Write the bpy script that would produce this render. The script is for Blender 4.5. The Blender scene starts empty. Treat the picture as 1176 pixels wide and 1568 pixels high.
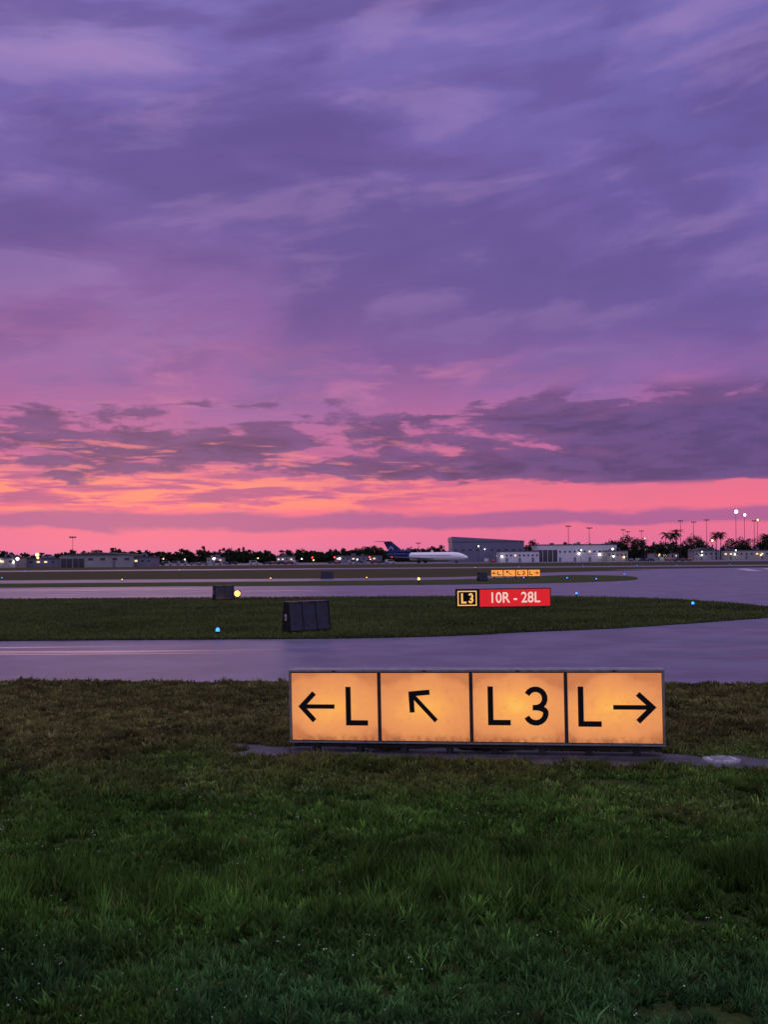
import bpy, math, random
import numpy as np
from mathutils import Vector, Matrix
random.seed(7); rng=np.random.default_rng(11)
scene=bpy.context.scene
scene.view_settings.view_transform='Standard'; scene.view_settings.look='None'; scene.view_settings.exposure=0
def lin(c):
    o=[]
    for v in c:
        v/=255.0
        o.append(v/12.92 if v<=0.04045 else ((v+0.055)/1.055)**2.4)
    return (o[0],o[1],o[2],1.0)
# ---------------------------------------------------------------- node helper
class NB:
    def __init__(s,tree): s.t=tree; s.n=tree.nodes; s.l=tree.links
    def put(s,sock,v):
        if v is None: return
        if isinstance(v,bpy.types.NodeSocket): s.l.new(v,sock)
        else: sock.default_value=v
    def m(s,op,a,b=None,c=None,clamp=False):
        n=s.n.new('ShaderNodeMath'); n.operation=op; n.use_clamp=clamp
        for i,v in enumerate((a,b,c)): s.put(n.inputs[i],v)
        return n.outputs[0]
    def comb(s,x,y,z):
        n=s.n.new('ShaderNodeCombineXYZ')
        for i,v in enumerate((x,y,z)): s.put(n.inputs[i],v)
        return n.outputs[0]
    def sep(s,v):
        n=s.n.new('ShaderNodeSeparateXYZ'); s.put(n.inputs[0],v); return n.outputs
    def noise(s,vec,scale=1.0,detail=4,rough=0.5,dist=0.0):
        n=s.n.new('ShaderNodeTexNoise'); s.put(n.inputs['Vector'],vec)
        n.inputs['Scale'].default_value=scale; n.inputs['Detail'].default_value=detail
        n.inputs['Roughness'].default_value=rough; n.inputs['Distortion'].default_value=dist
        return n.outputs['Fac']
    def mapv(s,vec,sc=(1,1,1),loc=(0,0,0),rot=(0,0,0)):
        n=s.n.new('ShaderNodeMapping'); s.put(n.inputs['Vector'],vec)
        n.inputs['Scale'].default_value=sc; n.inputs['Location'].default_value=loc; n.inputs['Rotation'].default_value=rot
        return n.outputs[0]
    def ramp(s,f,stops,interp='LINEAR'):
        n=s.n.new('ShaderNodeValToRGB'); s.put(n.inputs[0],f); r=n.color_ramp; r.interpolation=interp
        r.elements[0].position=stops[0][0]; r.elements[0].color=stops[0][1]
        r.elements[1].position=stops[-1][0]; r.elements[1].color=stops[-1][1]
        for p,c in stops[1:-1]:
            e=r.elements.new(p); e.color=c
        return n.outputs[0]
    def mix(s,f,a,b,mode='MIX'):
        n=s.n.new('ShaderNodeMix'); n.data_type='RGBA'; n.blend_type=mode
        s.put(n.inputs[0],f); s.put(n.inputs[6],a); s.put(n.inputs[7],b)
        return n.outputs[2]
    def ss(s,v,a,b):
        n=s.n.new('ShaderNodeMapRange'); n.interpolation_type='SMOOTHSTEP'
        s.put(n.inputs[0],v); n.inputs[1].default_value=a; n.inputs[2].default_value=b
        n.inputs[3].default_value=0; n.inputs[4].default_value=1
        return n.outputs[0]
def newmat(name):
    m=bpy.data.materials.new(name); m.use_nodes=True
    nb=NB(m.node_tree); p=nb.n['Principled BSDF']; return m,nb,p
def pm(name,col,rough=0.6,metal=0.0,var=0.25,scale=6.0,spec=0.3,bump=0.0):
    m,nb,p=newmat(name); tc=nb.n.new('ShaderNodeTexCoord').outputs['Object']
    n=nb.noise(tc,scale,5,0.6)
    d=tuple(x*(1-var) for x in col)+(1,); e=tuple(min(1,x*(1+var)) for x in col)+(1,)
    nb.l.new(nb.ramp(n,[(0.3,d),(0.7,e)]),p.inputs['Base Color'])
    p.inputs['Roughness'].default_value=rough; p.inputs['Metallic'].default_value=metal
    p.inputs['Specular IOR Level'].default_value=spec
    if bump:
        b=nb.n.new('ShaderNodeBump'); b.inputs['Strength'].default_value=bump; b.inputs['Distance'].default_value=0.02
        nb.l.new(n,b.inputs['Height']); nb.l.new(b.outputs[0],p.inputs['Normal'])
    return m
def em(name,col,strength):
    m,nb,p=newmat(name)
    p.inputs['Base Color'].default_value=(col[0]*.1,col[1]*.1,col[2]*.1,1)
    p.inputs['Emission Color'].default_value=(col[0],col[1],col[2],1); p.inputs['Emission Strength'].default_value=strength
    return m
# ---------------------------------------------------------------- mesh builder
class B:
    def __init__(s): s.v=[]; s.f=[]; s.mi=[]
    def add(s,vs,fs,m=0):
        o=len(s.v); s.v+= [tuple(p) for p in vs]; s.f+=[tuple(i+o for i in f) for f in fs]; s.mi+=[m]*len(fs)
    def box(s,x0,x1,y0,y1,z0,z1,m=0):
        s.add([(x0,y0,z0),(x1,y0,z0),(x1,y1,z0),(x0,y1,z0),(x0,y0,z1),(x1,y0,z1),(x1,y1,z1),(x0,y1,z1)],
              [(0,3,2,1),(4,5,6,7),(0,1,5,4),(1,2,6,5),(2,3,7,6),(3,0,4,7)],m)
    def poly(s,pts,m=0): s.add(pts,[tuple(range(len(pts)))],m)
    def prism_xz(s,pts,y0,y1,m=0):
        n=len(pts); s.add([(p[0],y0,p[1]) for p in pts]+[(p[0],y1,p[1]) for p in pts],
            [tuple(range(n)),tuple(range(2*n-1,n-1,-1))]+[(i,i+n,(i+1)%n+n,(i+1)%n) for i in range(n)],m)
    def prism_yz(s,pts,x0,x1,m=0):
        n=len(pts); s.add([(x0,p[0],p[1]) for p in pts]+[(x1,p[0],p[1]) for p in pts],
            [tuple(range(n-1,-1,-1)),tuple(range(n,2*n))]+[(i,(i+1)%n,(i+1)%n+n,i+n) for i in range(n)],m)
    def cyl(s,p0,p1,r0,r1,n=8,m=0):
        p0=Vector(p0); p1=Vector(p1); d=(p1-p0).normalized()
        a=d.orthogonal().normalized(); b=d.cross(a); vs=[]
        for p,r in((p0,r0),(p1,r1)):
            for i in range(n):
                t=2*math.pi*i/n; vs.append(p+a*math.cos(t)*r+b*math.sin(t)*r)
        s.add(vs,[(i,(i+1)%n,(i+1)%n+n,i+n) for i in range(n)]+[tuple(range(n-1,-1,-1)),tuple(range(n,2*n))],m)
    def sph(s,c,r,m=0,n=10,k=6,sz=1.0):
        vs=[];fs=[]
        for j in range(k+1):
            ph=math.pi*j/k
            for i in range(n):
                t=2*math.pi*i/n; vs.append((c[0]+r*math.sin(ph)*math.cos(t),c[1]+r*math.sin(ph)*math.sin(t),c[2]+r*sz*math.cos(ph)))
        for j in range(k):
            for i in range(n): fs.append((j*n+i,(j+1)*n+i,(j+1)*n+(i+1)%n,j*n+(i+1)%n))
        s.add(vs,fs,m)
    def mesh(s,name,mats,smooth=False):
        me=bpy.data.meshes.new(name); me.from_pydata(s.v,[],s.f); me.update()
        for m in mats: me.materials.append(m)
        me.polygons.foreach_set('material_index',s.mi)
        if smooth: me.polygons.foreach_set('use_smooth',[True]*len(s.f))
        return me
    def obj(s,name,mats,parent=None,loc=(0,0,0),rot=(0,0,0),smooth=False,bevel=0):
        o=bpy.data.objects.new(name,s.mesh(name,mats,smooth)); scene.collection.objects.link(o)
        o.location=loc; o.rotation_euler=rot
        if parent: o.parent=parent
        if bevel:
            b=o.modifiers.new('bevel','BEVEL'); b.width=bevel; b.segments=2; b.limit_method='ANGLE'
        return o
def inst(name,me,loc,rotz=0,scale=1,parent=None):
    o=bpy.data.objects.new(name,me); scene.collection.objects.link(o); o.location=loc; o.rotation_euler=(0,0,rotz); o.scale=(scale,)*3
    if parent: o.parent=parent
    return o
def empty(name,loc=(0,0,0),rot=(0,0,0)):
    o=bpy.data.objects.new(name,None); scene.collection.objects.link(o); o.location=loc; o.rotation_euler=rot; o.empty_display_size=.3
    return o
# ---------------------------------------------------------------- camera
H=2.4
cd=bpy.data.cameras.new('camera'); cam=bpy.data.objects.new('camera',cd); scene.collection.objects.link(cam)
cam.location=(0,0,H); cam.rotation_euler=(math.radians(90),math.radians(0.46),0)
cd.sensor_width=36; cd.lens=34.44; cd.shift_y=71/1568; cd.clip_end=12000; cd.clip_start=.05
scene.camera=cam
# ---------------------------------------------------------------- world
w=bpy.data.worlds.new('World'); scene.world=w; w.use_nodes=True
nb=NB(w.node_tree); nb.n.clear()
tc=nb.n.new('ShaderNodeTexCoord').outputs['Generated']
x,y,z=nb.sep(tc)
h=nb.m('SQRT',nb.m('ADD',nb.m('ADD',nb.m('MULTIPLY',x,x),nb.m('MULTIPLY',y,y)),1e-4))
u=nb.m('DIVIDE',x,h); yy=nb.m('DIVIDE',y,h); v=nb.m('DIVIDE',z,h)
v=nb.m('MINIMUM',v,6.0)
vt=nb.m('SUBTRACT',v,nb.m('MULTIPLY',u,0.13))
def nz(ku,ky,kv,src,off,det,ro,di): return nb.noise(nb.comb(nb.m('ADD',nb.m('MULTIPLY',u,ku),off),nb.m('MULTIPLY',yy,ky),nb.m('MULTIPLY',src,kv)),1.0,det,ro,di)
big=nz(3.0,1.5,7.0,vt,1.7,5,.5,.3)
wis=nz(6.5,2,20,vt,4.2,6,.52,.3)
med=nz(7.0,3,30,v,3.1,6,.58,.3)
puff=nz(20,3,80,v,8.3,8,.6,.3)
fine=nz(13,3,110,v,.6,7,.6,.4)
vv=nb.m('ADD',v,nb.m('MULTIPLY',nb.m('SUBTRACT',wis,.5),nb.m('MULTIPLY',v,.8)))
base=nb.ramp(nb.m('DIVIDE',vv,1.5),[(0,lin((192,118,168))),(.008,lin((222,112,156))),(.03,lin((240,112,142))),(.052,lin((228,112,144))),
    (.068,lin((196,104,154))),(.095,lin((176,104,160))),(.125,lin((154,102,166))),(.16,lin((134,98,164))),(.21,lin((120,96,164))),
    (.28,lin((116,98,168))),(.40,lin((126,112,182))),(1.0,lin((150,142,200)))])
lf=nb.ss(u,.2,-.4); midw=nb.m('MULTIPLY',nb.ss(v,.12,.2),nb.ss(v,.38,.22))
c=nb.mix(nb.m('MULTIPLY',nb.m('MULTIPLY',lf,midw),.4),base,lin((156,96,150)))
rf=nb.ss(u,-.05,.4)
c=nb.mix(nb.m('MULTIPLY',nb.m('MULTIPLY',rf,nb.ss(v,.12,.24)),.5),c,lin((104,96,170)))
up=nb.ss(v,.12,.28)
c=nb.mix(nb.m('MULTIPLY',nb.m('MULTIPLY',nb.ss(big,.52,.36),up),.68),c,lin((96,80,144)))
c=nb.mix(nb.m('MULTIPLY',nb.m('MULTIPLY',nb.ss(big,.52,.70),up),.65),c,lin((158,132,192)))
c=nb.mix(nb.m('MULTIPLY',nb.m('MULTIPLY',nb.ss(wis,.5,.66),nb.ss(v,.12,.22)),.3),c,lin((170,134,190)))
c=nb.mix(nb.m('MULTIPLY',nb.m('MULTIPLY',nb.ss(wis,.5,.36),nb.ss(v,.12,.22)),.38),c,lin((94,78,142)))
ps=nb.m('MULTIPLY',nb.ss(med,.48,.62),nb.m('MULTIPLY',nb.ss(v,.1,.14),nb.ss(v,.24,.17)))
c=nb.mix(nb.m('MULTIPLY',ps,nb.m('SUBTRACT',.62,nb.m('MULTIPLY',rf,.4))),c,lin((204,124,170)))
# orange glow, mostly left
og=nb.m('MULTIPLY',nb.m('MULTIPLY',nb.ss(v,.044,.056),nb.ss(v,.105,.07)),nb.m('MULTIPLY',nb.ss(fine,.46,.58),nb.ss(u,.22,-.18)))
c=nb.mix(nb.m('MULTIPLY',og,.85),c,lin((252,148,120)))
mv=nb.m('MULTIPLY',nb.m('MULTIPLY',nb.ss(v,.046,.06),nb.ss(v,.13,.09)),nb.ss(fine,.53,.40))
c=nb.mix(nb.m('MULTIPLY',nb.m('MULTIPLY',mv,nb.ss(u,.2,-.1)),.8),c,lin((160,90,142)))
# upper secondary dark layer
w2=nb.m('MULTIPLY',nb.ss(v,.14,.17),nb.ss(v,.29,.2))
d2=nb.m('MULTIPLY',nb.ss(nb.m('ADD',nb.m('MULTIPLY',wis,.6),nb.m('MULTIPLY',med,.4)),.48,.6),w2)
c=nb.mix(nb.m('MULTIPLY',d2,.5),c,lin((108,82,146)))
# dark low clouds
win=nb.m('MULTIPLY',nb.ss(v,.066,.092),nb.ss(v,.185,.12))
dn=nb.m('ADD',nb.m('MULTIPLY',med,.66),nb.m('MULTIPLY',puff,.34))
dn=nb.m('ADD',dn,nb.m('MULTIPLY',nb.ss(u,.02,.28),.11))
q=nb.m('ADD',dn,nb.m('MULTIPLY',win,.17))
dm=nb.m('MULTIPLY',nb.ss(q,.595,.66),nb.ss(win,0,.3))
dc=nb.mix(nb.ss(puff,.38,.62),lin((72,54,100)),lin((108,76,132)))
dc=nb.mix(nb.m('MULTIPLY',rf,.6),dc,lin((88,76,136)))
dc=nb.mix(nb.m('MULTIPLY',nb.ss(q,.76,.66),.35),dc,lin((142,90,144)))
c=nb.mix(nb.m('MULTIPLY',dm,.95),c,dc)
gl_=nb.m('MULTIPLY',nb.m('MULTIPLY',nb.ss(fine,.55,.64),nb.m('MULTIPLY',nb.ss(v,.07,.085),nb.ss(v,.14,.11))),nb.ss(u,.15,-.1))
c=nb.mix(nb.m('MULTIPLY',gl_,.7),c,lin((236,128,140)))
bn=nb.m('ADD',v,nb.m('MULTIPLY',nb.m('SUBTRACT',med,.5),.03))
bar=nb.m('MULTIPLY',nb.ss(bn,.028,.034),nb.ss(bn,.05,.043))
c=nb.mix(nb.m('MULTIPLY',bar,.75),c,lin((146,92,150)))
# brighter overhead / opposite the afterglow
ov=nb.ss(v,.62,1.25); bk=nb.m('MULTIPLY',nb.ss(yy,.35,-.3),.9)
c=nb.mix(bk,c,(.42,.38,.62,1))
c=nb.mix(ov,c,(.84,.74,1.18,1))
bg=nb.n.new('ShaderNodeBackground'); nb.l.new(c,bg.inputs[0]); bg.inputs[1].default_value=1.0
sk=nb.n.new('ShaderNodeTexSky'); sk.sky_type='NISHITA'; sk.sun_disc=False
sk.sun_elevation=math.radians(2); sk.sun_rotation=math.radians(-14)
bg2=nb.n.new('ShaderNodeBackground'); nb.l.new(sk.outputs[0],bg2.inputs[0]); bg2.inputs[1].default_value=.004
ad=nb.n.new('ShaderNodeAddShader'); nb.l.new(bg.outputs[0],ad.inputs[0]); nb.l.new(bg2.outputs[0],ad.inputs[1])
wo=nb.n.new('ShaderNodeOutputWorld'); nb.l.new(ad.outputs[0],wo.inputs[0])
sd=bpy.data.lights.new('sun','SUN'); sun=bpy.data.objects.new('sun',sd); scene.collection.objects.link(sun)
sd.energy=.08; sd.angle=math.radians(20); sd.color=(1,.6,.5)
sun.rotation_euler=Vector((-.24,.97,.06)).to_track_quat('Z','Y').to_euler()
# ---------------------------------------------------------------- numpy noise
def vnoise(px,py,scale,seed):
    r=np.random.default_rng(seed).random((256,256))
    fx=px/scale; fy=py/scale; ix=np.floor(fx).astype(int); iy=np.floor(fy).astype(int)
    tx=fx-ix; ty=fy-iy; tx=tx*tx*(3-2*tx); ty=ty*ty*(3-2*ty)
    a=r[ix%256,iy%256]; b=r[(ix+1)%256,iy%256]; c_=r[ix%256,(iy+1)%256]; d=r[(ix+1)%256,(iy+1)%256]
    return (a*(1-tx)+b*tx)*(1-ty)+(c_*(1-tx)+d*tx)*ty
def catmull(pts,k=8):
    out=[]; P=[pts[0]]+pts+[pts[-1]]
    for i in range(1,len(P)-2):
        p0,p1,p2,p3=P[i-1],P[i],P[i+1],P[i+2]
        for j in range(k):
            t=j/k
            out.append(tuple(.5*((2*p1[a])+(-p0[a]+p2[a])*t+(2*p0[a]-5*p1[a]+4*p2[a]-p3[a])*t*t+(-p0[a]+3*p1[a]-3*p2[a]+p3[a])*t**3) for a in (0,1)))
    out.append(pts[-1]); return out
# ---------------------------------------------------------------- ground materials
def ground_mat(name,near):
    m,nb,p=newmat(name); pos=nb.n.new('ShaderNodeNewGeometry').outputs['Position']
    X,Y,Z=nb.sep(pos)
    n1=nb.noise(pos,.35,5,.6); n2=nb.noise(pos,6,6,.7); n3=nb.noise(pos,40,3,.7)
    kk=.8 if near else .95
    S=lambda r,g,b_:(r*kk,g*kk,b_*kk,1)
    g=nb.ramp(n2,[(.3,S(.020,.038,.010)),(.55,S(.05,.074,.018)),(.75,S(.085,.105,.03))])
    br=nb.ramp(n2,[(.3,S(.035,.032,.014)),(.7,S(.10,.085,.035))])
    if near: bf=nb.m('MULTIPLY',nb.ss(nb.m('ADD',Y,nb.m('MULTIPLY',nb.m('SUBTRACT',n1,.5),6)),9,13),.8)
    else: bf=nb.m('MULTIPLY',nb.ss(n1,.35,.65),.4)
    c=nb.mix(bf,g,br); c=nb.mix(nb.m('MULTIPLY',nb.ss(n3,.5,.35),.5),c,(.008,.01,.005,1))
    nb.l.new(c,p.inputs['Base Color']); p.inputs['Roughness'].default_value=.9; p.inputs['Specular IOR Level'].default_value=.05
    b=nb.n.new('ShaderNodeBump'); b.inputs['Strength'].default_value=.8; b.inputs['Distance'].default_value=.05
    nb.l.new(nb.m('ADD',n2,nb.m('MULTIPLY',n3,.4)),b.inputs['Height']); nb.l.new(b.outputs[0],p.inputs['Normal'])
    return m
gm=ground_mat('grass_ground_mat',True); gi=ground_mat('grass_island_mat',False)
b=B(); b.poly([(-4000,-200,0),(4000,-200,0),(4000,6000,0),(-4000,6000,0)]); b.obj('ground',[gm])
# wet pavement
m,nb,p=newmat('wet_asphalt'); pos=nb.n.new('ShaderNodeNewGeometry').outputs['Position']
st=nb.noise(nb.mapv(pos,(.035,.9,1),(2,.7,0),(0,0,.02)),1,5,.6,.4); st2=nb.noise(nb.mapv(pos,(.012,.33,1),(5,2,0)),1,3,.5,.2)
st3=nb.noise(nb.mapv(pos,(.05,2.6,1),(1,4,0),(0,0,-.03)),1,3,.5,.3)
agg=nb.noise(pos,60,3,.7); pat=nb.noise(pos,.5,5,.6)
nb.l.new(nb.mix(nb.ss(pat,.35,.65),(.055,.050,.090,1),(.10,.092,.15,1)),p.inputs['Base Color'])
wet=nb.ss(nb.m('ADD',nb.m('ADD',nb.m('MULTIPLY',st,.4),nb.m('MULTIPLY',st2,.2)),nb.m('MULTIPLY',st3,.4)),.51,.60)
nb.l.new(nb.m('SUBTRACT',.46,nb.m('MULTIPLY',wet,.22)),p.inputs['Roughness'])
p.inputs['Specular IOR Level'].default_value=.85
bm=nb.n.new('ShaderNodeBump'); bm.inputs['Distance'].default_value=.004
nb.l.new(nb.m('SUBTRACT',.6,nb.m('MULTIPLY',wet,.5)),bm.inputs['Strength']); nb.l.new(agg,bm.inputs['Height']); nb.l.new(bm.outputs[0],p.inputs['Normal'])
wetm=m
def sheet(name,outline,z,mat):
    import bmesh
    bmh=bmesh.new(); vs=[bmh.verts.new((q[0],q[1],z)) for q in outline]
    f=bmh.faces.new(vs); bmh.normal_update()
    if f.normal.z<0: f.normal_flip()
    bmesh.ops.triangulate(bmh,faces=[f]); me=bpy.data.meshes.new(name); bmh.to_mesh(me); bmh.free()
    me.materials.append(mat); o=bpy.data.objects.new(name,me); scene.collection.objects.link(o); return o
near_edge=[(-120,29),(-30,21.4),(-7.65,19.5),(7.1,18.2),(30,16.2),(160,5)]
far_edge=catmull([(-300,117),(-120,118),(-48,123),(-8,119.5),(11,124),(20.6,146),(46,169),(75,192),(400,260)])
sheet('taxiway_pavement',near_edge+far_edge[::-1],.008,wetm)
isl=catmull([(-200,29.2),(-60,29.3),(-11.5,29.4),(0,29.5),(4.44,31.2),(7.9,32.7),(10.9,34.7),(14.75,37.6),(16.8,40.2),(17.6,44.6),(17.1,50),(15.1,55),(10.3,59),(2.1,60.6),(-10.5,61),(-24.2,61.7),(-80,63),(-200,66)])
sheet('grass_island',isl,.03,gi)
stripB=catmull([(-250,92),(-35,89),(-17,88.5),(3,87.2),(15.7,90),(24,97),(27.5,106),(29.5,118),(27,126),(22.4,127),(9.6,109),(-6.2,105),(-41,105),(-250,106)])
sheet('grass_island.001',stripB,.03,gi)
b=B(); b.poly([(-600,222,.012),(600,222,.012),(600,250,.012),(-600,250,.012)]); b.obj('runway_pavement',[wetm])
apron=pm('apron_concrete',(.10,.095,.11),.5,0,.2,.05)
b=B(); b.poly([(-500,405,.012),(700,405,.012),(700,620,.012),(-500,620,.012)]); b.obj('apron_pavement',[apron])
mk=pm('marking_white',(.4,.4,.42),.5,0,.25,3); b=B()
for i in range(7): b.poly([(56+i*4.2,150+i*.4,.014),(58+i*4.2,150+i*.4,.014),(66+i*4.6,178,.014),(64+i*4.6,178,.014)])
b.obj('runway_marking',[mk])
# ---------------------------------------------------------------- grass blades
def sign_line(xx): return 12.2-.1687*(xx+1.175)
def blades(name,X,Y,L,W,col,z0,mat,la=None,lf_=None,bend=.6):
    n=len(X); fa=rng.random(n)*6.283
    if la is None: la=rng.random(n)*6.283
    if lf_ is None: lf_=.15+rng.random(n)*bend
    ln=lf_*L
    dx=np.cos(fa)*W*.5; dy=np.sin(fa)*W*.5; lx=np.cos(la)*ln; ly=np.sin(la)*ln
    V=np.zeros((n,5,3),np.float32)
    V[:,0]=np.stack([X-dx,Y-dy,np.full(n,z0)],1); V[:,1]=np.stack([X+dx,Y+dy,np.full(n,z0)],1)
    zm_=L*np.clip(.66-.25*lf_,.3,.7)
    V[:,2]=np.stack([X+dx*.8+lx*.35,Y+dy*.8+ly*.35,z0+zm_],1); V[:,3]=np.stack([X-dx*.8+lx*.35,Y-dy*.8+ly*.35,z0+zm_],1)
    V[:,4]=np.stack([X+lx,Y+ly,z0+L*np.sqrt(np.maximum(1-lf_*lf_*.85,.05))],1)
    me=bpy.data.meshes.new(name); me.vertices.add(n*5); me.vertices.foreach_set('co',V.ravel())
    base=(np.arange(n)*5)[:,None]; li=(base+np.array([[0,1,2,3,3,2,4]])).ravel().astype(np.int32)
    me.loops.add(n*7); me.loops.foreach_set('vertex_index',li); me.polygons.add(n*2)
    ls=((np.arange(n)*7)[:,None]+np.array([[0,4]])).ravel().astype(np.int32); me.polygons.foreach_set('loop_start',ls)
    me.update(calc_edges=True)
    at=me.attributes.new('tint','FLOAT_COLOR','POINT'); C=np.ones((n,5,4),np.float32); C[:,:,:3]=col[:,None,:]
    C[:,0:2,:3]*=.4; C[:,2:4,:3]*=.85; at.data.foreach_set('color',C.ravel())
    me.materials.append(mat); o=bpy.data.objects.new(name,me); scene.collection.objects.link(o); return o
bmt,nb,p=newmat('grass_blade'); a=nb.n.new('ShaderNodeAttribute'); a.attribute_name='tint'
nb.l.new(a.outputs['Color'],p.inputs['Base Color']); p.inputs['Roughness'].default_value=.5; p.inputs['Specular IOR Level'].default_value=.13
tr=nb.n.new('ShaderNodeBsdfTranslucent'); nb.l.new(a.outputs['Color'],tr.inputs[0])
mx=nb.n.new('ShaderNodeMixShader'); mx.inputs[0].default_value=.25
nb.l.new(p.outputs[0],mx.inputs[1]); nb.l.new(tr.outputs[0],mx.inputs[2]); nb.l.new(mx.outputs[0],nb.n['Material Output'].inputs[0])
N=290000
Dc=4.4+rng.random(N)*15.3; Xc=(rng.random(N)*2-1)*(.5*Dc+.8)
keep=rng.random(N)<((Dc+1.6)/21)*np.minimum(1,(5/Dc)**1.4)*1.5
Dc=Dc[keep]; Xc=Xc[keep]
g1=vnoise(Xc,Dc,.3,1)*.55+vnoise(Xc,Dc,.11,2)*.45
keep=(g1>.24+.2*rng.random(len(g1))); Dc=Dc[keep]; Xc=Xc[keep]
M=len(Dc); per=10
idx=np.repeat(np.arange(M),per); n=len(idx)
tf_len=np.exp(rng.normal(0,.30,M)); tf_col=np.exp(rng.normal(0,.36,M)); tf_dry=rng.random(M); tf_broad=rng.random(M)
sc=np.clip(Dc/6,.8,2.4)[idx]
r_=np.abs(rng.normal(0,.026,n))*sc; an=rng.random(n)*6.283
Xx=Xc[idx]+np.cos(an)*r_; Dd=Dc[idx]+np.sin(an)*r_
lean_a=an+rng.normal(0,.5,n); leanf=np.clip(.15+r_/sc*12+rng.normal(0,.12,n),.05,.97)
edge=19.5-.088*(Xx+7.65)+.16*(vnoise(Xx,Dd,.7,77)-.5)
off=Dd-sign_line(Xx); slab=(np.abs(off-.02)<.29+.34*(vnoise(Xx,Dd,.35,9)-.5))&(Xx>-2.2+.6*vnoise(Xx,Dd,.3,8))
k=(Dd<edge)&(~slab)
idx=idx[k]; Xx=Xx[k]; Dd=Dd[k]; lean_a=lean_a[k]; leanf=leanf[k]; n=len(Dd); print('blades',n)
cl=vnoise(Xx,Dd,.22,1)*.5+vnoise(Xx,Dd,.08,2)*.5; lg=vnoise(Xx,Dd,1.3,3); l2=vnoise(Xx,Dd,.45,4)
tuft=np.exp(-((Dd-7.2)/.7)**2)*np.clip(.2+1.5*lg,0,1)*np.clip(.15+1.6*l2,0,1.2)+np.clip(vnoise(Xx,Dd,.8,31)-.66,0,1)*.9*np.exp(-((Dd-8.5)/4)**2)
L=(.034+.034*rng.random(n))*(.5+1.0*cl)*(.7+.7*l2)*tf_len[idx]+tuft*(.03+.13*rng.random(n))*np.sqrt(tf_len[idx])
leanf=np.where(tuft>.35,leanf*.65+.05,leanf)
Wd=(.006+.005*rng.random(n))*np.clip(Dd/6,.8,3)
broad=(tf_broad[idx]<np.where(Dd<6.6,.5,.2))&(tuft<.5)
Wd=np.where(broad,Wd*2.6,Wd); L=np.where(broad,L*.8,L)
lowz=np.clip((6.6-Dd)/1.2,0,1)*np.clip(vnoise(Xx,Dd,.7,41)*2-.2,0,1)
bf=np.clip((Dd-8.8+3.4*(lg-.5)+1.6*(l2-.5))/4.2,0,1)*.85
bf=np.clip(bf+.5*(tf_dry[idx]<.06)+.3*(rng.random(n)<.05),0,1)
dk=np.array([.036,.092,.014]); lt=np.array([.105,.225,.034]); cool=np.array([.042,.13,.048]); brn=np.array([.20,.14,.058]); olv=np.array([.125,.145,.038])
t=(rng.random(n)*.6+.4*cl)[:,None]
col=dk*(1-t)+lt*t
col=col*(1-.6*lowz[:,None])+cool*(.4+t)*.6*lowz[:,None]
tb=(rng.random(n)*.6+.4*tf_dry[idx])[:,None]
col=col*(1-bf[:,None])+(brn*tb+olv*(1-tb))*bf[:,None]
patch=vnoise(Xx,Dd,1.1,21)*.45+vnoise(Xx,Dd,.35,22)*.55
col*=((.25+1.45*patch)*tf_col[idx])[:,None]
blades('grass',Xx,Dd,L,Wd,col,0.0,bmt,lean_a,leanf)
def inpoly(px,py,poly):
    ins=np.zeros(len(px),bool); j=len(poly)-1
    for i in range(len(poly)):
        xi,yi=poly[i]; xj,yj=poly[j]
        if yi!=yj:
            c1=((yi>py)!=(yj>py))&(px<(xj-xi)*(py-yi)/(yj-yi)+xi); ins^=c1
        j=i
    return ins
N=150000
Y2=29+rng.random(N)**1.3*33; X2=(rng.random(N)*2-1)*(.5*Y2); kk=inpoly(X2,Y2,isl); X2=X2[kk]; Y2=Y2[kk]; n=len(X2)
pt=vnoise(X2,Y2,2.5,5)*.6+vnoise(X2,Y2,.8,6)*.4; t=rng.random(n)[:,None]; c2=np.array([.045,.095,.016])*(1-t)+np.array([.13,.14,.04])*t
c2*=(.4+1.1*pt)[:,None]
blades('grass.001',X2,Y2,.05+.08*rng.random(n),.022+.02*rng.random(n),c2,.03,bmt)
# clover flowers
b=B(); wf=pm('flower_white',(.42,.44,.38),.7,0,.1)
for i in range(170):
    D=5+random.random()**1.1*6.2; xx=random.uniform(-.42,.42)*D
    for k_ in range(random.choice([1,1,1,2,3])):
        px_,py_=xx+random.gauss(0,.05),D+random.gauss(0,.05); hz=.05+random.random()*.03
        b.cyl((px_,py_,0),(px_,py_,hz),.0012,.001,4,1); b.sph((px_,py_,hz),.0035+random.random()*.0035,0,6,4,.8)
b.obj('clover_flowers',[wf,pm('flower_stem',(.04,.09,.02),.7)],smooth=True)
# ---------------------------------------------------------------- concrete pad and cover
pad=pm('wet_concrete',(.065,.062,.07),.65,0,.5,3,.2,.5)
top=[];bot=[]
for i in range(40):
    xx=-2.35+i*.35; wob=random.uniform(-.05,.05); s=min(1,(i+.4)/2.2)
    top.append((xx,sign_line(xx)+.05+(.48+wob)*s)); bot.append((xx,sign_line(xx)+.05-(.46+random.uniform(-.05,.05))*s))
sheet('concrete_pad',bot+top[::-1],.012,pad)
b=B(); b.cyl((0,0,0),(0,0,.02),.215,.21,32,0); b.cyl((0,0,.02),(0,0,.026),.17,.168,32,1)
for a_ in range(8):
    t=a_*math.pi/4; b.cyl((.19*math.cos(t),.19*math.sin(t),.02),(.19*math.cos(t),.19*math.sin(t),.03),.009,.009,6,0)
for a_ in range(-3,4): b.box(-.12,.12,a_*.036-.005,a_*.036+.005,.0262,.030,0)
b.obj('manhole_cover',[pm('galvanised',(.27,.27,.28),.45,.2,.4,20),pm('cover_plate',(.36,.36,.37),.5,.1,.5,14)],loc=(3.92,11.42,.012))
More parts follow.
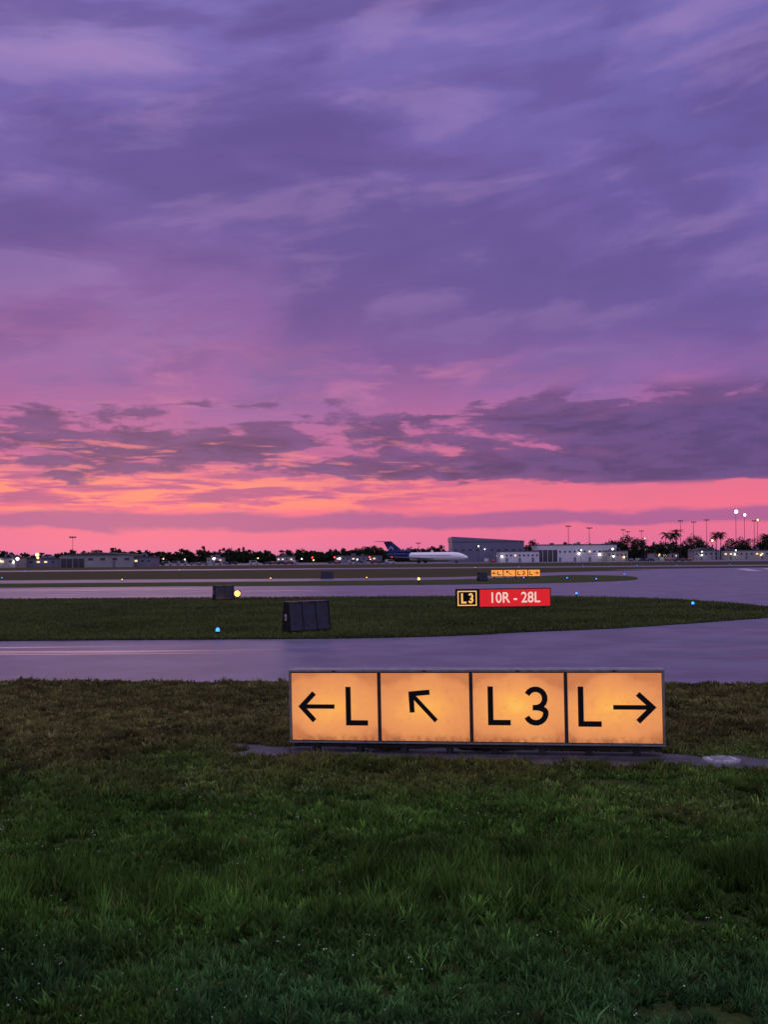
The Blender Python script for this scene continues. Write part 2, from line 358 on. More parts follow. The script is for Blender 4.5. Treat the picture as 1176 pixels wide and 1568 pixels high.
# ---------------------------------------------------------------- main sign
root=empty('taxiway_direction_sign',(-1.175,12.2,0),(0,math.radians(-.7),math.atan2(-.75,4.445)))
W=4.508; zb=.14; zt=1.02; dep=.26
alu=pm('sign_aluminium',(.22,.21,.22),.5,.4,.3,8); blk=pm('sign_black',(.008,.008,.009),.6,0,.2,6,.15); drk=pm('sign_dark_steel',(.03,.03,.033),.6,.2,.3,6,.2)
m,nb,p=newmat('sign_lit_panel'); tc=nb.n.new('ShaderNodeTexCoord').outputs['UV']; ux,uy,_=nb.sep(tc)
og=nb.n.new('ShaderNodeNewGeometry').outputs['Position']
dx=nb.m('ABSOLUTE',nb.m('SUBTRACT',ux,.5)); dy=nb.m('ABSOLUTE',nb.m('SUBTRACT',uy,.5))
e=nb.m('SQRT',nb.m('ADD',nb.m('POWER',nb.m('MULTIPLY',dx,1.5),2),nb.m('POWER',nb.m('MULTIPLY',dy,1.9),2)))
n1=nb.noise(og,2.2,4,.6); n2=nb.noise(og,14,5,.65)
e=nb.m('ADD',e,nb.m('MULTIPLY',nb.m('SUBTRACT',n1,.5),.85))
c=nb.ramp(e,[(.0,lin((255,192,92))),(.22,lin((254,174,88))),(.5,lin((244,160,92))),(.85,lin((228,145,90))),(1.0,lin((204,124,78)))])
c=nb.mix(nb.m('MULTIPLY',nb.ss(n2,.5,.75),.35),c,lin((216,134,82)))
dirt=nb.m('MULTIPLY',nb.ss(uy,.13,.0),nb.ss(n2,.38,.6)); c=nb.mix(nb.m('MULTIPLY',dirt,.6),c,lin((120,75,40)))
nb.l.new(c,p.inputs['Emission Color']); p.inputs['Emission Strength'].default_value=.97
p.inputs['Base Color'].default_value=(.02,.015,.01,1); p.inputs['Roughness'].default_value=.4; p.inputs['Specular IOR Level'].default_value=.1
lit=m
fr=B()
fr.box(0,W,.03,dep,zb+.01,zt-.01,1)
fr.box(-.012,W+.012,-.012,dep+.01,zt-.028,zt,0)
fr.box(-.012,W+.012,-.012,dep+.01,zb-.022,zb,0)
for xx in (-.012,W-.014): fr.box(xx,xx+.026,-.012,dep+.01,zb+.002,zt-.03,0)
pw=(W)/4
for i in range(1,4):
    fr.box(i*pw-.022,i*pw-.004,-.010,.03,zb+.002,zt-.03,1); fr.box(i*pw+.004,i*pw+.022,-.010,.03,zb+.002,zt-.03,1); fr.box(i*pw-.003,i*pw+.003,-.004,.03,zb+.002,zt-.03,0)
for i in range(4):
    a0=i*pw+(.024 if i else .016); a1=(i+1)*pw-(.024 if i<3 else .016)
    fr.box(a0,a1,-.006,.03,zt-.040,zt-.0295,1); fr.box(a0,a1,-.006,.03,zb+.0015,zb+.012,1)
    for fx in (.5,): fr.box(i*pw+pw*fx-.02,i*pw+pw*fx+.02,-.02,-.0125,zt-.022,zt-.008,1)
fr.obj('frame',[alu,drk],root,bevel=.003)
sp=B()
sp.box(.03,W-.03,.04,.07,zb-.075,zb-.045,0); sp.box(.03,W-.03,.17,.20,zb-.075,zb-.045,0)
for i in range(8):
    xx=.3+i*.557
    sp.box(xx-.05,xx+.05,.02,.22,zb-.044,zb-.024,0); sp.box(xx-.035,xx+.035,.03,.08,-.1,zb-.076,0); sp.box(xx-.035,xx+.035,.16,.21,-.1,zb-.076,0)
    sp.cyl((xx,.1,-.1),(xx,.1,zb-.05),.02,.02,8,0)
sp.box(0,W,-.02,.30,-.13,-.01,1)
sp.obj('support_legs',[drk,pm('footing',(.09,.085,.09),.8,0,.3,5,.1)],root,bevel=.002)
for i in range(4):
    a0=i*pw+.02; a1=(i+1)*pw-.02
    me=bpy.data.meshes.new('panel'); me.from_pydata([(a0,.0,zb+.005),(a1,0,zb+.005),(a1,0,zt-.032),(a0,0,zt-.032)],[],[(0,1,2,3)])
    uv=me.uv_layers.new(name='UVMap'); 
    for li,q in enumerate([(0,0),(1,0),(1,1),(0,1)]): uv.data[li].uv=q
    me.materials.append(lit); o=bpy.data.objects.new('lit_panel_%d'%(i+1),me); scene.collection.objects.link(o); o.parent=root
lg_=B(); yf=-.003
def PX(i,fx): return i*pw+.02+fx*(pw-.04)
def PZ(fz): return (zt-.032)-fz*(zt-.032-zb-.005)
def strokes(bd,pts,wd,y,m=0,miter=True):
    n=len(pts); Lp=[];Rp=[]
    for i in range(n):
        p=Vector(pts[i])
        d0=(Vector(pts[i])-Vector(pts[i-1])).normalized() if i>0 else None
        d1=(Vector(pts[i+1])-Vector(pts[i])).normalized() if i<n-1 else None
        if d0 is None: nn=Vector((-d1.y,d1.x)); k=1
        elif d1 is None: nn=Vector((-d0.y,d0.x)); k=1
        else:
            a=Vector((-d0.y,d0.x)); c=Vector((-d1.y,d1.x)); nn=(a+c).normalized(); k=1/max(.35,nn.dot(a))
        Lp.append(p+nn*wd*.5*k); Rp.append(p-nn*wd*.5*k)
    vs=[(q.x,y,q.y) for q in Lp]+[(q.x,y,q.y) for q in Rp]
    bd.add(vs,[(i,i+1,n+i+1,n+i) for i in range(n-1)],m)
SW=.066
def letL(i,x0,x1,z0,z1):
    a=PX(i,x0)+SW/2; strokes(lg_,[(a,PZ(z0)),(a,PZ(z1)-SW/2+SW),(PX(i,x1),PZ(z1)-SW/2+SW)],SW,yf)
def three(bd,x0,x1,zt_,zb_,sw,y,m=0):
    cx=(x0+x1)/2; hh=zt_-zb_; r1=hh*.235; r2=hh*.29-sw*.2; sx=(x1-x0-sw)/2
    cz1=zt_-sw/2-r1; cz2=zb_+sw/2+r2; pts=[]
    for k in range(0,13):
        t=math.radians(155-k*(155+90)/12); pts.append((cx+sx*.92*math.cos(t),cz1+r1*math.sin(t)))
    strokes(bd,pts,sw,y,m); zm=(cz1-r1)
    pts=[(cx-sx*.3,zm)]
    for k in range(0,14):
        t=math.radians(85-k*(85+155)/13); pts.append((cx+sx*math.cos(t),cz2+r2*math.sin(t)*( (zm-cz2)/r2 if math.sin(t)>0 else 1)))
    strokes(bd,pts,sw,y-.0012,m)
letL(0,.63,.885,.21,.775)
strokes(lg_,[(PX(0,.12),PZ(.5)),(PX(0,.50),PZ(.5))],SW*.82,yf)
strokes(lg_,[(PX(0,.265),PZ(.30)),(PX(0,.115),PZ(.5)),(PX(0,.265),PZ(.71))],SW*.95,yf-.0015)
strokes(lg_,[(PX(1,.36),PZ(.33)),(PX(1,.625),PZ(.70))],SW*.82,yf)
strokes(lg_,[(PX(1,.555),PZ(.285)),(PX(1,.345),PZ(.31)),(PX(1,.355),PZ(.58))],SW*.95,yf-.0015)
letL(2,.165,.415,.2,.755); three(lg_,PX(2,.55),PX(2,.83),PZ(.2),PZ(.755),SW,yf)
letL(3,.11,.36,.2,.765)
strokes(lg_,[(PX(3,.485),PZ(.49)),(PX(3,.89),PZ(.49))],SW*.82,yf)
strokes(lg_,[(PX(3,.745),PZ(.30)),(PX(3,.90),PZ(.49)),(PX(3,.745),PZ(.69))],SW*.95,yf-.0015)
lg_.obj('legend',[blk],root)
# ---------------------------------------------------------------- text helper
def text_mesh(s,size,mat,parent,loc,ext=.002,sx=1.0,name='legend',bold=0.0):
    cu=bpy.data.curves.new('t','FONT'); cu.body=s; cu.size=size; cu.extrude=ext; cu.align_x='CENTER'; cu.align_y='CENTER'; cu.offset=bold
    ob=bpy.data.objects.new('t',cu); scene.collection.objects.link(ob); bpy.context.view_layer.update()
    me=bpy.data.meshes.new_from_object(ob.evaluated_get(bpy.context.evaluated_depsgraph_get())); bpy.data.objects.remove(ob)
    me.materials.clear(); me.materials.append(mat)
    o=bpy.data.objects.new(name,me); scene.collection.objects.link(o); o.parent=parent; o.location=loc; o.rotation_euler=(math.radians(90),0,0); o.scale=(sx,1,1)
    return o
yel=em('lit_yellow',(1,.52,.15),.95); red=em('lit_red',(.64,.012,.018),1.0); wht=em('lit_white',(1,.70,.60),.85)
def runway_sign():
    r=empty('runway_holding_sign',(3.3,45,.03),(0,math.radians(-.5),math.radians(-4)))
    w=4.3; f=B(); f.box(0,w,0,.25,.1,.9,0); 
    f.box(-.03,w+.03,-.02,.27,.9,.93,1); f.box(-.03,w+.03,-.02,.27,.07,.1,1)
    f.box(-.03,0,-.02,.25,.1,.9,1); f.box(w,w+.03,-.02,.25,.1,.9,1); f.box(1.02,1.08,-.02,-.001,.1,.9,1)
    for xx in (.3,1.3,2.3,3.3,4.0): f.box(xx-.05,xx+.05,.05,.2,-.05,.069,1)
    f.obj('frame',[blk,drk],r)
    q=B(); q.poly([(1.09,-.004,.11),(w-.01,-.004,.11),(w-.01,-.004,.89),(1.09,-.004,.89)]); q.obj('red_panel',[red],r)
    q=B()
    strokes(q,[(.10,.18),(.10,.82),(.93,.82),(.93,.18),(.07,.18)],.05,-.006)
    q2=B(); strokes(q2,[(.28,.73),(.28,.31),(.48,.31)],.085,-.008); three(q2,.55,.80,.74,.27,.085,-.008)
    q.obj('border',[yel],r); q2.obj('location_legend',[yel],r)
    text_mesh('10R - 28L',.68,wht,r,(2.68,-.012,.49),.003,.86,'runway_legend',.008)
    q=B(); q.poly([(2.06,-.005,.11),(2.075,-.005,.11),(2.075,-.005,.89),(2.06,-.005,.89)])
    q.poly([(3.2,-.005,.11),(3.215,-.005,.11),(3.215,-.005,.89),(3.2,-.005,.89)]); q.obj('panel_seams',[drk],r)
runway_sign()
def lit_far():
    r=empty('taxiway_location_sign',(11.9,109,0),(0,0,0)); w=5.5; f=B()
    f.box(0,w,0,.25,.25,1.05,0); 
    for xx in (.4,1.6,2.75,3.9,5.1): f.box(xx-.06,xx+.06,.05,.2,-.05,.25,0)
    f.box(-.03,w+.03,-.03,.28,1.05,1.09,0); f.obj('frame',[drk],r)
    o_=em('lit_orange',(1,.34,.06),1.0)
    for i in range(4):
        q=B(); q.poly([(i*1.375+.05,-.004,.30),((i+1)*1.375-.05,-.004,.30),((i+1)*1.375-.05,-.004,1.0),(i*1.375+.05,-.004,1.0)]); q.obj('panel_%d'%i,[o_],r)
    q=B()
    strokes(q,[(.2,.65),(.62,.65)],.07,-.008); strokes(q,[(.38,.8),(.19,.65),(.38,.5)],.07,-.010)
    strokes(q,[(.78,.45),(.78,.85)],.09,-.008); strokes(q,[(.78,.47),(1.12,.47)],.09,-.0095)
    strokes(q,[(1.75,.84),(2.3,.46)],.07,-.008); strokes(q,[(2.0,.85),(1.74,.85),(1.76,.62)],.07,-.010)
    strokes(q,[(3.0,.45),(3.0,.85)],.09,-.008); strokes(q,[(3.0,.47),(3.3,.47)],.09,-.0095); three(q,3.45,3.8,.87,.43,.08,-.008)
    strokes(q,[(4.35,.45),(4.35,.85)],.09,-.008); strokes(q,[(4.35,.47),(4.65,.47)],.09,-.0095)
    strokes(q,[(4.8,.65),(5.25,.65)],.07,-.008); strokes(q,[(5.08,.8),(5.27,.65),(5.08,.5)],.07,-.010)
    q.obj('legend',[blk],r)
lit_far()
navy=pm('sign_back_navy',(.024,.026,.045),.4,.1,.4,5,.3); ltg=pm('label_white',(.5,.5,.55),.5)
def back_sign(name,loc,L,hh,rz,panels=3):
    r=empty(name,loc,(0,0,math.radians(rz))); f=B()
    bw=.5; tw=.24
    prof=[(-bw/2,.1),(bw/2,.1),(tw/2,hh),(-tw/2,hh)]
    f.prism_yz(prof,0,L,0)
    for i in range(panels+1):
        xx=i*L/panels; hw=.02 if i in (0,panels) else .012
        f.prism_yz([(-bw/2-.012,.09),(bw/2+.012,.09),(tw/2+.012,hh+.015),(-tw/2-.012,hh+.015)],xx-hw,xx+hw,1)
    f.box(-.03,L+.03,-tw/2-.03,tw/2+.03,hh+.016,hh+.042,0); f.box(-.03,L+.03,-bw/2-.03,bw/2+.03,.055,.088,1)
    f.obj('housing',[navy,blk],r,bevel=.004)
    g=B()
    for i in range(panels+1):
        xx=min(max(i*L/panels,.08),L-.08); g.box(xx-.04,xx+.04,-.14,-.08,-.08,.054,0); g.box(xx-.04,xx+.04,.08,.14,-.08,.054,0)
    g.box(-.1,L+.1,-.3,.3,-.1,.02,1)
    g.obj('legs',[drk,pad],r)
    q=B(); q.box(-.028,-.0215,-.05,.05,.42,.62,0); q.obj('end_label',[ltg],r)
    q=B(); q.box(-.033,-.0285,-.02,.02,.46,.58,0); q.obj('end_label_digit',[blk],r)
back_sign('taxiway_guidance_sign',(-3.12,31.1,.03),1.5,.98,36)
back_sign('taxiway_guidance_sign.001',(-9.75,56,.03),1.15,.85,30,2)
back_sign('taxiway_guidance_sign.002',(9.4,98,.03),.95,.85,20,2)
back_sign('taxiway_guidance_sign.003',(-7.6,118,.03),1.4,.8,10,2)
# ---------------------------------------------------------------- lights
blue=em('blue_lens',(.03,.20,1),3.5); amb=em('amber_lens',(1,.5,.1),4)
def elight(lens):
    b=B(); b.cyl((0,0,-.02),(0,0,.02),.12,.12,14,0); b.cyl((0,0,.02),(0,0,.13),.025,.025,8,0); b.cyl((0,0,.13),(0,0,.16),.05,.06,12,0)
    b.cyl((0,0,.161),(0,0,.21),.055,.05,12,1); b.sph((0,0,.21),.05,1,12,6); return b.mesh('edge_light',[drk,lens],True)
bl=elight(blue); al=elight(amb)
for X_,Y_ in [(-5.1,29.9),(14,44.4),(18.7,100),(20.6,95),(11.3,57.5),(14.7,103),(29,118),(-50,128),(60,232),(70,234),(82,232),(48,236),(100,238),(-80,218),(30,218)]:
    inst('taxiway_edge_light',bl,(X_,Y_,.03),0,1.15)
for X_,Y_ in [(3.2,90.5),(-13,112),(-2,112),(-30,112),(-62,140),(20,215),(-45,215)]:
    inst('runway_edge_light',al,(X_,Y_,.03),0,2.2 if abs(X_-3.2)<.1 else 1.0)
b=B(); b.cyl((0,0,-.02),(0,0,.02),.12,.12,12,0); b.cyl((0,0,.02),(0,0,.30),.03,.03,8,0); b.box(-.16,.16,.0,.12,.27,.61,0); b.sph((0,-.04,.44),.17,1,14,8)
b.obj('runway_guard_light',[drk,em('guard_amber',(1,.45,.10),3)],loc=(-8.35,55.6,.03),smooth=False)
gl=bpy.data.lights.new('guard_light_bulb','POINT'); go=bpy.data.objects.new('guard_light_bulb',gl); scene.collection.objects.link(go)
gl.energy=7; gl.color=(1,.55,.18); gl.shadow_soft_size=.1; go.location=(-8.2,55.1,.45)
# ---------------------------------------------------------------- far buildings
wallw=pm('wall_white',(.58,.56,.61),.6,0,.1,.3); walld=pm('wall_weathered',(.28,.27,.30),.6,0,.15,.3); wallg=pm('wall_hangar_grey',(.14,.14,.21),.5,0,.12,.3); roofd=pm('roof_dark',(.06,.06,.075),.6)
glass=pm('window_dark',(.02,.02,.03),.1,0,.1,1,.6); wlit=em('window_lit',(1,.75,.4),1.2); wallb=pm('wall_beige',(.33,.31,.30),.6,0,.1,.3)
lampw=em('wall_lamp_white',(1,.92,.8),12); lampa=em('wall_lamp_amber',(1,.5,.16),8)
def building(name,x0,x1,y0,dep,hh,wall,roof='flat',bays=8,door=0.0,lamps=(),litw=.1,ridge=0,lr=.35):
    r=empty(name,(x0,y0,0)); w_=x1-x0; b=B(); b.box(0,w_,0,dep,-.2,hh,0); b.obj('walls',[wall],r)
    t=B()
    if roof=='flat':
        t.box(-.2,w_+.2,-.2,dep+.2,hh+.001,hh+.45,0)
        for i in range(max(2,int(w_/9))):
            xx=random.uniform(2,w_-4); t.box(xx,xx+random.uniform(1,2.5),dep*.3,dep*.3+2,hh+.451,hh+.451+random.uniform(.6,1.3),1)
    elif roof=='shed':
        t.prism_xz([(-.3,hh+.001),(w_+.3,hh+.001),(w_+.3,hh+.25),(-.3,hh+ridge)],-.3,dep+.3,0)
    else:
        t.prism_xz([(-.5,hh+.001),(w_+.5,hh+.001),(w_/2,hh+ridge)],-.5,dep+.5,0)
    t.obj('roof',[wallg if roof=='shed' else roofd,wallg],r)
    q=B(); bw=w_/bays
    for i in range(bays):
        if door and i<int(bays*door):
            q.box(i*bw+.15,(i+1)*bw-.15,-.06,-.003,0,hh*.72,0); q.box(i*bw+bw*.48,i*bw+bw*.52,-.1,-.061,0,hh*.72,2)
        else:
            zz=hh*.55
            mi=1 if random.random()<litw else 0
            q.box(i*bw+bw*.3,i*bw+bw*.7,-.06,-.003,zz,zz+min(.9,hh*.2),mi)
            if i%3==1: q.box(i*bw+bw*.3,i*bw+bw*.3+1.1,-.06,-.003,0,min(2.2,hh*.5),2)
    q.obj('openings',[glass,wlit,wallg],r)
    l=B()
    for (fx,fz,mi) in lamps:
        l.box(fx*w_-.2,fx*w_+.2,-.35,-.003,fz*hh-.1,fz*hh+.25,2); l.sph((fx*w_,-.5,fz*hh),lr,mi,8,6)
    if lamps: l.obj('wall_lamps',[lampw,lampa,drk],r)
    return r
def XA(px,D): return (px-588)*D/1500
building('hangar',XA(693,500),XA(803,500),500,30,10.6,wallg,'shed',10,.0,((.45,.62,0),(.62,.3,0)),.0,2.6,.2)
building('terminal_building',XA(766,485),XA(826,485),485,14,5.2,wallw,'flat',9,0,((.05,.55,0),),.05)
building('terminal_building.001',XA(824,492),XA(945,492),492,20,8.3,wallw,'flat',16,.3,((.52,.5,0),(.78,.42,0),(.92,.35,1)),.08)
building('warehouse',XA(930,480),XA(962,480),480,14,5.0,wallb,'flat',5,0,((.3,.5,0),(.8,.4,1)),.1)
building('warehouse.001',XA(92,350),XA(203,350),350,18,4.5,walld,'gable',6,.4,(),.0,.9)
building('warehouse.002',XA(203,352),XA(232,352),352,12,3.4,wallg,'flat',3,0,(),.3)
building('warehouse.003',XA(-30,360),XA(22,360),360,14,3.6,walld,'flat',4,0,((.55,.75,0),(.97,.6,0)),.4,0,.35)
building('warehouse.004',XA(30,372),XA(86,372),372,12,3.2,wallg,'flat',5,.3,((.15,.8,0),(.5,1.15,1)),.3,0,.4)
building('office_building',XA(423,480),XA(449,480),480,9,3.6,walld,'flat',4,0,(),.3)
building('office_building.001',XA(316,500),XA(340,500),500,9,3.4,walld,'flat',4,0,((.5,.9,0),),.6)
building('office_building.002',XA(513,510),XA(585,510),510,10,3.6,wallg,'flat',9,0,((.1,.7,0),(.75,.5,1)),.2)
building('warehouse.005',XA(1064,560),XA(1100,560),560,12,5.6,walld,'gable',5,0,((.3,.5,0),),.1,1.4)
building('warehouse.006',XA(1108,570),XA(1180,570),570,14,5.2,wallb,'flat',9,0,((.25,.6,0),(.8,.5,1)),.3)
building('warehouse.007',XA(1000,580),XA(1040,580),580,12,4,wallb,'flat',6,0,((.5,.7,0),),.3)
building('warehouse.008',XA(-180,400),XA(-60,400),400,20,6,walld,'gable',9,.3,(),.2,1.5)
building('warehouse.009',XA(1200,560),XA(1330,560),560,20,7,wallw,'flat',12,.3,(),.2)
# ---------------------------------------------------------------- airplane
r=empty('airliner',(19.5,459,0),(0,0,math.radians(-36)))
white=pm('aircraft_white',(.8,.8,.82),.3,0,.04,1,.5); abl=pm('aircraft_blue',(.012,.025,.12),.4,0,.1,1,.3); gry=pm('aircraft_grey',(.25,.25,.28),.35,.5)
st_=[(-23,4.3,.15),(-21,4.1,.6),(-17,3.7,1.2),(-12,3.3,1.65),(-8,3.1,1.88),(0,3.1,1.88),(15,3.1,1.88),(18.5,3.0,1.65),(21,2.75,1.15),(22.5,2.55,.6),(23.2,2.45,.1)]
b=B(); n=20; vs=[];fs=[];mi=[]
for (sx,sz,sr) in st_:
    for i in range(n):
        t=2*math.pi*i/n; vs.append((sx,sr*math.cos(t),sz+sr*math.sin(t)*1.05))
for j in range(len(st_)-1):
    for i in range(n): fs.append((j*n+i,j*n+(i+1)%n,(j+1)*n+(i+1)%n,(j+1)*n+i)); mi.append(1 if j<4 else 0)
b.v=vs;b.f=fs;b.mi=mi; b.obj('fuselage',[white,abl],r,smooth=True)
b=B(); b.prism_xz([(-11.5,4.9),(-20.5,4.6),(-24.2,10.2),(-19.6,10.4)],-.18,.18,0); b.cyl((-16,0,5.6),(-8.5,0,5.5),.6,.95,14,0); b.obj('tail_fin',[abl],r,bevel=.08)
b=B()
for s in(1,-1): b.add([(-19.4,0,10.3),(-23.8,0,10.3),(-26.2,5.4*s,10.5),(-24.4,5.4*s,10.5),(-19.4,0,10.55),(-23.8,0,10.5),(-26.2,5.4*s,10.6),(-24.4,5.4*s,10.6)],[(0,1,2,3),(4,5,6,7),(0,3,7,4),(1,2,6,5),(2,3,7,6)],0)
b.obj('tailplane',[abl],r)
b=B()
for s in(1,-1): b.cyl((-15.5,2.75*s,4.0),(-9.5,2.75*s,4.0),.6,.85,14,0); b.box(-14.5,-10.5,min(1.3*s,2.4*s),max(1.3*s,2.4*s),3.85,4.1,0)
b.obj('engines',[abl],r,smooth=False)
b=B()
for s in(1,-1): b.add([(6,1.5*s,2.0),(-3.5,1.5*s,2.0),(-10,16.4*s,3.1),(-7.5,16.4*s,3.1),(6,1.5*s,2.4),(-3.5,1.5*s,2.2),(-10,16.4*s,3.2),(-7.5,16.4*s,3.25)],[(0,1,2,3),(4,5,6,7),(0,3,7,4),(1,2,6,5),(2,3,7,6)],0)
b.obj('wings',[gry],r)
b=B()
for s in(1,-1):
    b.cyl((-2,2.8*s,.6),(-2,2.8*s,2.2),.18,.18,8,0)
    for dx_ in(-.6,.6): b.cyl((-2,2.8*s-.5*dx_-.15,.6),(-2,2.8*s-.5*dx_+.15,.6),.6,.6,14,0)
b.cyl((17,0,.4),(17,0,1.6),.14,.14,8,0); b.cyl((17,-.35,.4),(17,.35,.4),.42,.42,12,0); b.obj('landing_gear',[drk],r)
b=B()
for i in range(48):
    for s in(1,-1): b.box(-7+i*.46,-6.78+i*.46,1.86*s if s>0 else -1.895,1.895 if s>0 else -1.86,3.35,3.7,0)
b.box(20.6,21.6,-.7,.7,3.35,3.62,0); b.obj('windows',[glass],r)
b=B()
for s in(-.2,.2):
    for k in range(3):
        strokes(b,[(-21.6+k*.6,6.3+k*.4),(-20.3+k*.3,7.6+k*.2),(-18.6+k*.1,7.4-k*.5)],.32,s)
b.obj('tail_logo',[pm('logo_light',(.55,.6,.7),.5)],r)
# ---------------------------------------------------------------- trees
leafm=pm('foliage',(.016,.024,.012),.9,0,.5,.8,.05); bark=pm('bark',(.03,.025,.02),.9)
def crown(b,cx,cy,cz,rx,rz,n,leaf,m=0):
    ncl=max(6,int(n/22)); cl=[]
    for i in range(ncl):
        while True:
            q=Vector((random.uniform(-1,1),random.uniform(-1,1),random.uniform(-1,1)))
            if .15<q.length<1: break
        cl.append((q,random.uniform(.22,.42)))
    for i in range(n):
        q,rr=random.choice(cl); d=Vector((random.gauss(0,1),random.gauss(0,1),random.gauss(0,1))).normalized()*rr*random.random()**.4
        p=q+d; c=Vector((cx+p.x*rx,cy+p.y*rx,cz+p.z*rz)); 
        a=Vector((random.gauss(0,1),random.gauss(0,1),random.gauss(0,1))).normalized(); e=a.orthogonal().normalized()
        s=leaf*random.uniform(.6,1.3); b.add([c-a*s*.5,c+e*s*.45,c+a*s*.5,c-e*s*.4],[(0,1,2,3)],m)
def tree(b,x,y,hh,rx,n=260,leaf=.7):
    b.cyl((x,y,-.2),(x,y,hh*.45),hh*.03,hh*.018,7,1)
    for k in range(4):
        t=random.random()*6.28; b.cyl((x,y,hh*(.25+.05*k)),(x+math.cos(t)*rx*.6,y+math.sin(t)*rx*.6,hh*(.55+.08*k)),hh*.014,hh*.005,5,1)
    crown(b,x,y,hh*.6,rx,hh*.42,n,leaf)
b=B(); X_=-430
while X_<480:
    D=random.uniform(600,660); px=588+X_*1500/D
    hh=random.uniform(6.8,9.2)*(.88+.25*math.sin(X_*.045)**2)
    if px>860: hh*=1.2
    if px<90: hh*=.9
    rx=random.uniform(3.5,6)
    tree(b,X_,D,hh,rx,200,1.25)
    X_+=random.uniform(2.0,3.4)
for k_ in range(26000):
    xx=random.uniform(-440,480); top_=6.2+1.2*math.sin(xx*.11)+.8*math.sin(xx*.37+1)
    c_=Vector((xx,random.uniform(662,674),random.uniform(.2,top_))); a_=Vector((random.gauss(0,1),random.gauss(0,.6),random.gauss(0,1))).normalized(); e_=a_.cross(Vector((0,1,.2))).normalized(); s=random.uniform(1.0,2.0)
    b.add([c_-a_*s*.5,c_+e_*s*.45,c_+a_*s*.5,c_-e_*s*.4],[(0,1,2,3)],0)
b.obj('distant_tree_line',[leafm,bark])
for i,(px,D,hh,rx) in enumerate([(962,560,14,5),(978,570,12,4.5),(1062,590,15,6),(1072,600,13,5),(1015,540,10,4.5),(1168,600,15,6),(1140,610,14,5),(940,600,12,4),(560,560,8.5,5),(575,565,9,5),(545,565,7.5,4),(1005,600,9,4),(815,560,11,4),(1190,590,12,5),(1122,600,12,5),(1180,605,14,5),(948,560,11,4)]):
    t_=B(); tree(t_,0,0,hh,rx,1500,.75); t_.obj('broadleaf_tree',[leafm,bark],loc=(XA(px,D),D,0))
def palm(hh,seed):
    random.seed(seed); b=B(); pts=[Vector((math.sin(k/5)*.5,0,hh*k/6)) for k in range(7)]
    for k in range(6): b.cyl(pts[k],pts[k+1],.28-.02*k,.26-.02*k,8,1)
    top=pts[-1]
    for k in range(24):
        t=k*2.4+random.random()*.4; el=random.uniform(-.3,1.1); Lf=random.uniform(3.6,4.8); p=top.copy(); d=Vector((math.cos(t)*math.cos(el),math.sin(t)*math.cos(el),math.sin(el)))
        side=Vector((-math.sin(t),math.cos(t),0)); prev=p.copy()
        for j in range(9):
            d=(d+Vector((0,0,-.16))).normalized(); q=prev+d*Lf/9; wl=1.0*math.sin(math.pi*(j+1.2)/10.5)
            b.add([prev-side*.06,prev+side*.06,q+side*.06,q-side*.06],[(0,1,2,3)],0)
            for s in(-1,1):
                tip=(prev+q)/2+side*s*wl+d*.35+Vector((0,0,-.35*wl)); b.add([prev,q,tip],[(0,1,2)],0)
            prev=q
    return b.mesh('palm_tree',[leafm,bark])
p1=palm(13,3); p2=palm(14.5,5); random.seed(99)
for i,(px,D,s) in enumerate([(1019,560,1.0),(1031,565,1.08),(1038,575,1.12),(1098,560,1.08),(1104,565,1.0),(950,600,.8),(1175,575,.95),(985,590,.85)]):
    inst('palm_tree',p1 if i%2 else p2,(XA(px,D),D,0),i*1.3,s)
# ---------------------------------------------------------------- light masts
mst=pm('mast_steel',(.06,.06,.065),.6,.2)
def mast(name,px,D,hh,lens=None,lr=.7,heads=3,r_=.2):
    b=B(); b.cyl((0,0,0),(0,0,hh),r_,r_*.6,8,0); b.box(-1.3,1.3,-.15,.15,hh,hh+.2,0)
    for k in range(heads):
        xx=-1.1+2.2*k/max(1,heads-1); b.box(xx-.3,xx+.3,-.4,.3,hh+.201,hh+.65,0)
    b.cyl((-.5,0,hh+.2),(-.5,0,hh+.9),.05,.05,5,0)
    if lens: b.sph((0,-.6,hh+.45),lr,1,12,8)
    b.obj(name,[mst]+([lens] if lens else []),loc=(XA(px,D),D,0))
flw=em('flood_white',(1,.93,.86),6); fla=em('flood_amber',(1,.5,.16),5)
for px,D,top in [(871,520,806),(903,520,809),(955,620,812),(962,620,815),(983,620,814),(1043,600,799),(1063,600,801),(1083,590,798),(1156,600,800)]:
    mast('light_mast',px,D,2.4+(852-top)*D/1500)
mast('floodlight_mast',1128,600,2.4+(851-785)*600/1500,flw,1.0); mast('floodlight_mast.001',1141,620,2.4+(851-790)*620/1500,flw,.8)
mast('floodlight_mast.002',1161,620,2.4+(851-798)*620/1500,fla,.6)
mast('light_mast',111,420,2.4+(859-824)*420/1500,r_=.13); mast('light_mast',641,560,2.4+(854-832)*560/1500)
mast('street_lamp',1091,560,2.4+(851-829)*560/1500,fla,.55,1); mast('street_lamp',988,560,2.4+(852-826)*560/1500,fla,.3,1)
mast('street_lamp',57,380,2.4+(859-851)*380/1500,fla,.65,1,.1); mast('street_lamp',27,360,2.4+(859-857)*360/1500,flw,.55,1,.1); mast('street_lamp',2,370,2.2,flw,.4,1,.1)
mast('street_lamp',327,490,2.4,flw,.5,1,.1); mast('street_lamp',938,470,2.4+(852-842)*470/1500,flw,.45,1,.1)
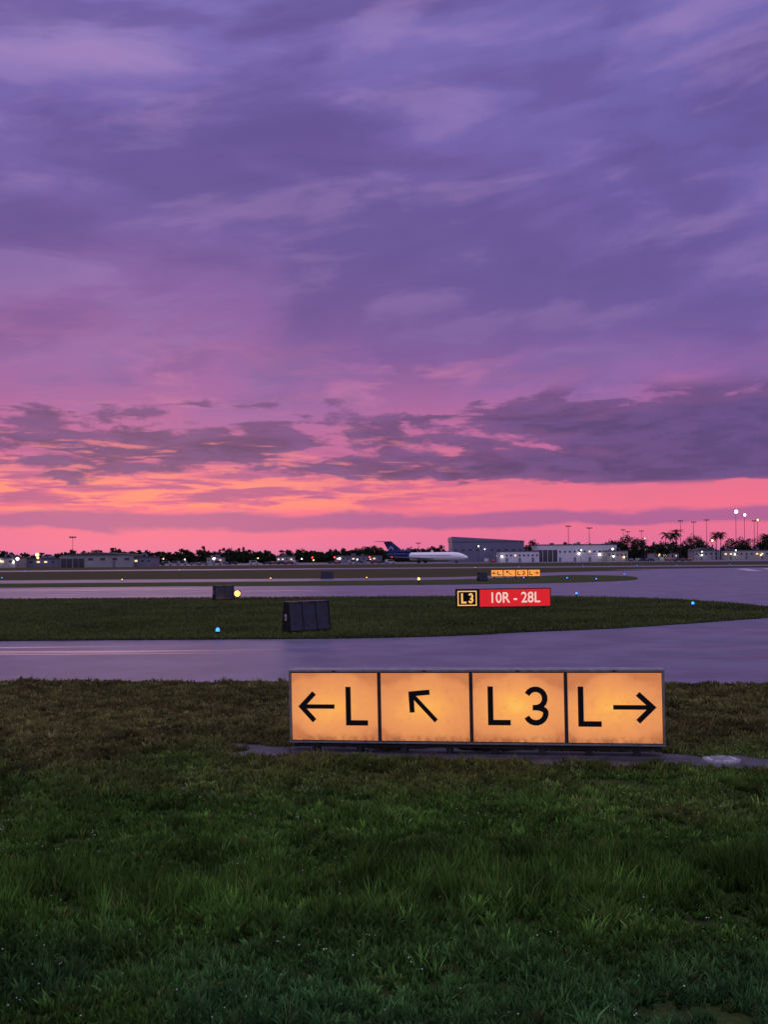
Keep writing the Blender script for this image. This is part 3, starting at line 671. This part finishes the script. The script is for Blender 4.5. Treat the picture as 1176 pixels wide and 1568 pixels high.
for px,D,top,l in [(250,520,857,fla),(283,520,858,flw),(395,520,856,fla),(462,520,857,flw),(480,500,859,fla),(547,500,858,flw),(733,470,838,flw),(890,470,844,flw),(1075,540,846,flw),(1127,540,844,flw),(1010,540,850,fla)]:
    mast('street_lamp',px,D,2.4+(855-(px-588)*.008-top)*D/1500,l,.3,1,.1)
# ---------------------------------------------------------------- parked cars
tyre=pm('tyre',(.02,.02,.02),.8)
def carmesh(paint,van):
    b=B(); top=1.95 if van else 1.45
    prof=[(-2.2,.35),(2.2,.35),(2.25,.8),(1.5,.98),(.75,top),(-1.9 if van else -1.3,top),(-2.2,1.0)]
    b.prism_xz(prof,-.85,.85,0)
    b.prism_xz([(1.2,1.02),(.72,top-.1),(-1.2,top-.1),(-1.5 if not van else -1.7,1.02)],-.865,.865,1)
    for xx in(-1.35,1.4):
        for s in(-1,1): b.cyl((xx,.7*s,.33),(xx,.88*s,.33),.33,.33,12,2)
    b.box(2.2,2.27,-.7,-.45,.6,.75,3); b.box(2.2,2.27,.45,.7,.6,.75,3); b.box(-2.24,-2.17,-.75,-.5,.7,.9,4); b.box(-2.24,-2.17,.5,.75,.7,.9,4)
    return b.mesh('parked_car',[paint,glass,tyre,wallw,pm('tail_red',(.3,.01,.01),.4)])
cm=[carmesh(pm('paint_%d'%i,c_,.35,.1,.03,1,.4),i%3==0) for i,c_ in enumerate([(.4,.4,.42),(.03,.03,.04),(.15,.16,.18),(.3,.3,.3),(.04,.06,.15),(.2,.02,.02)])]
for px in list(range(244,600,11))+list(range(968,1060,9))+list(range(716,760,10)):
    if random.random()<.25: continue
    D=random.uniform(425,450); inst('parked_car',random.choice(cm),(XA(px+random.uniform(-2,2),D),D,.012),random.choice([0,3.14,1.3,.4]))
rl=em('red_lens',(1,.05,.03),8)
b=B(); 
b.cyl((0,0,0),(0,0,3),.08,.06,6,0); b.sph((0,0,3.1),.3,1,8,6); me=b.mesh('obstruction_light',[drk,rl])
for px in (478,512,566,600): inst('obstruction_light',me,(XA(px,470),470,0))
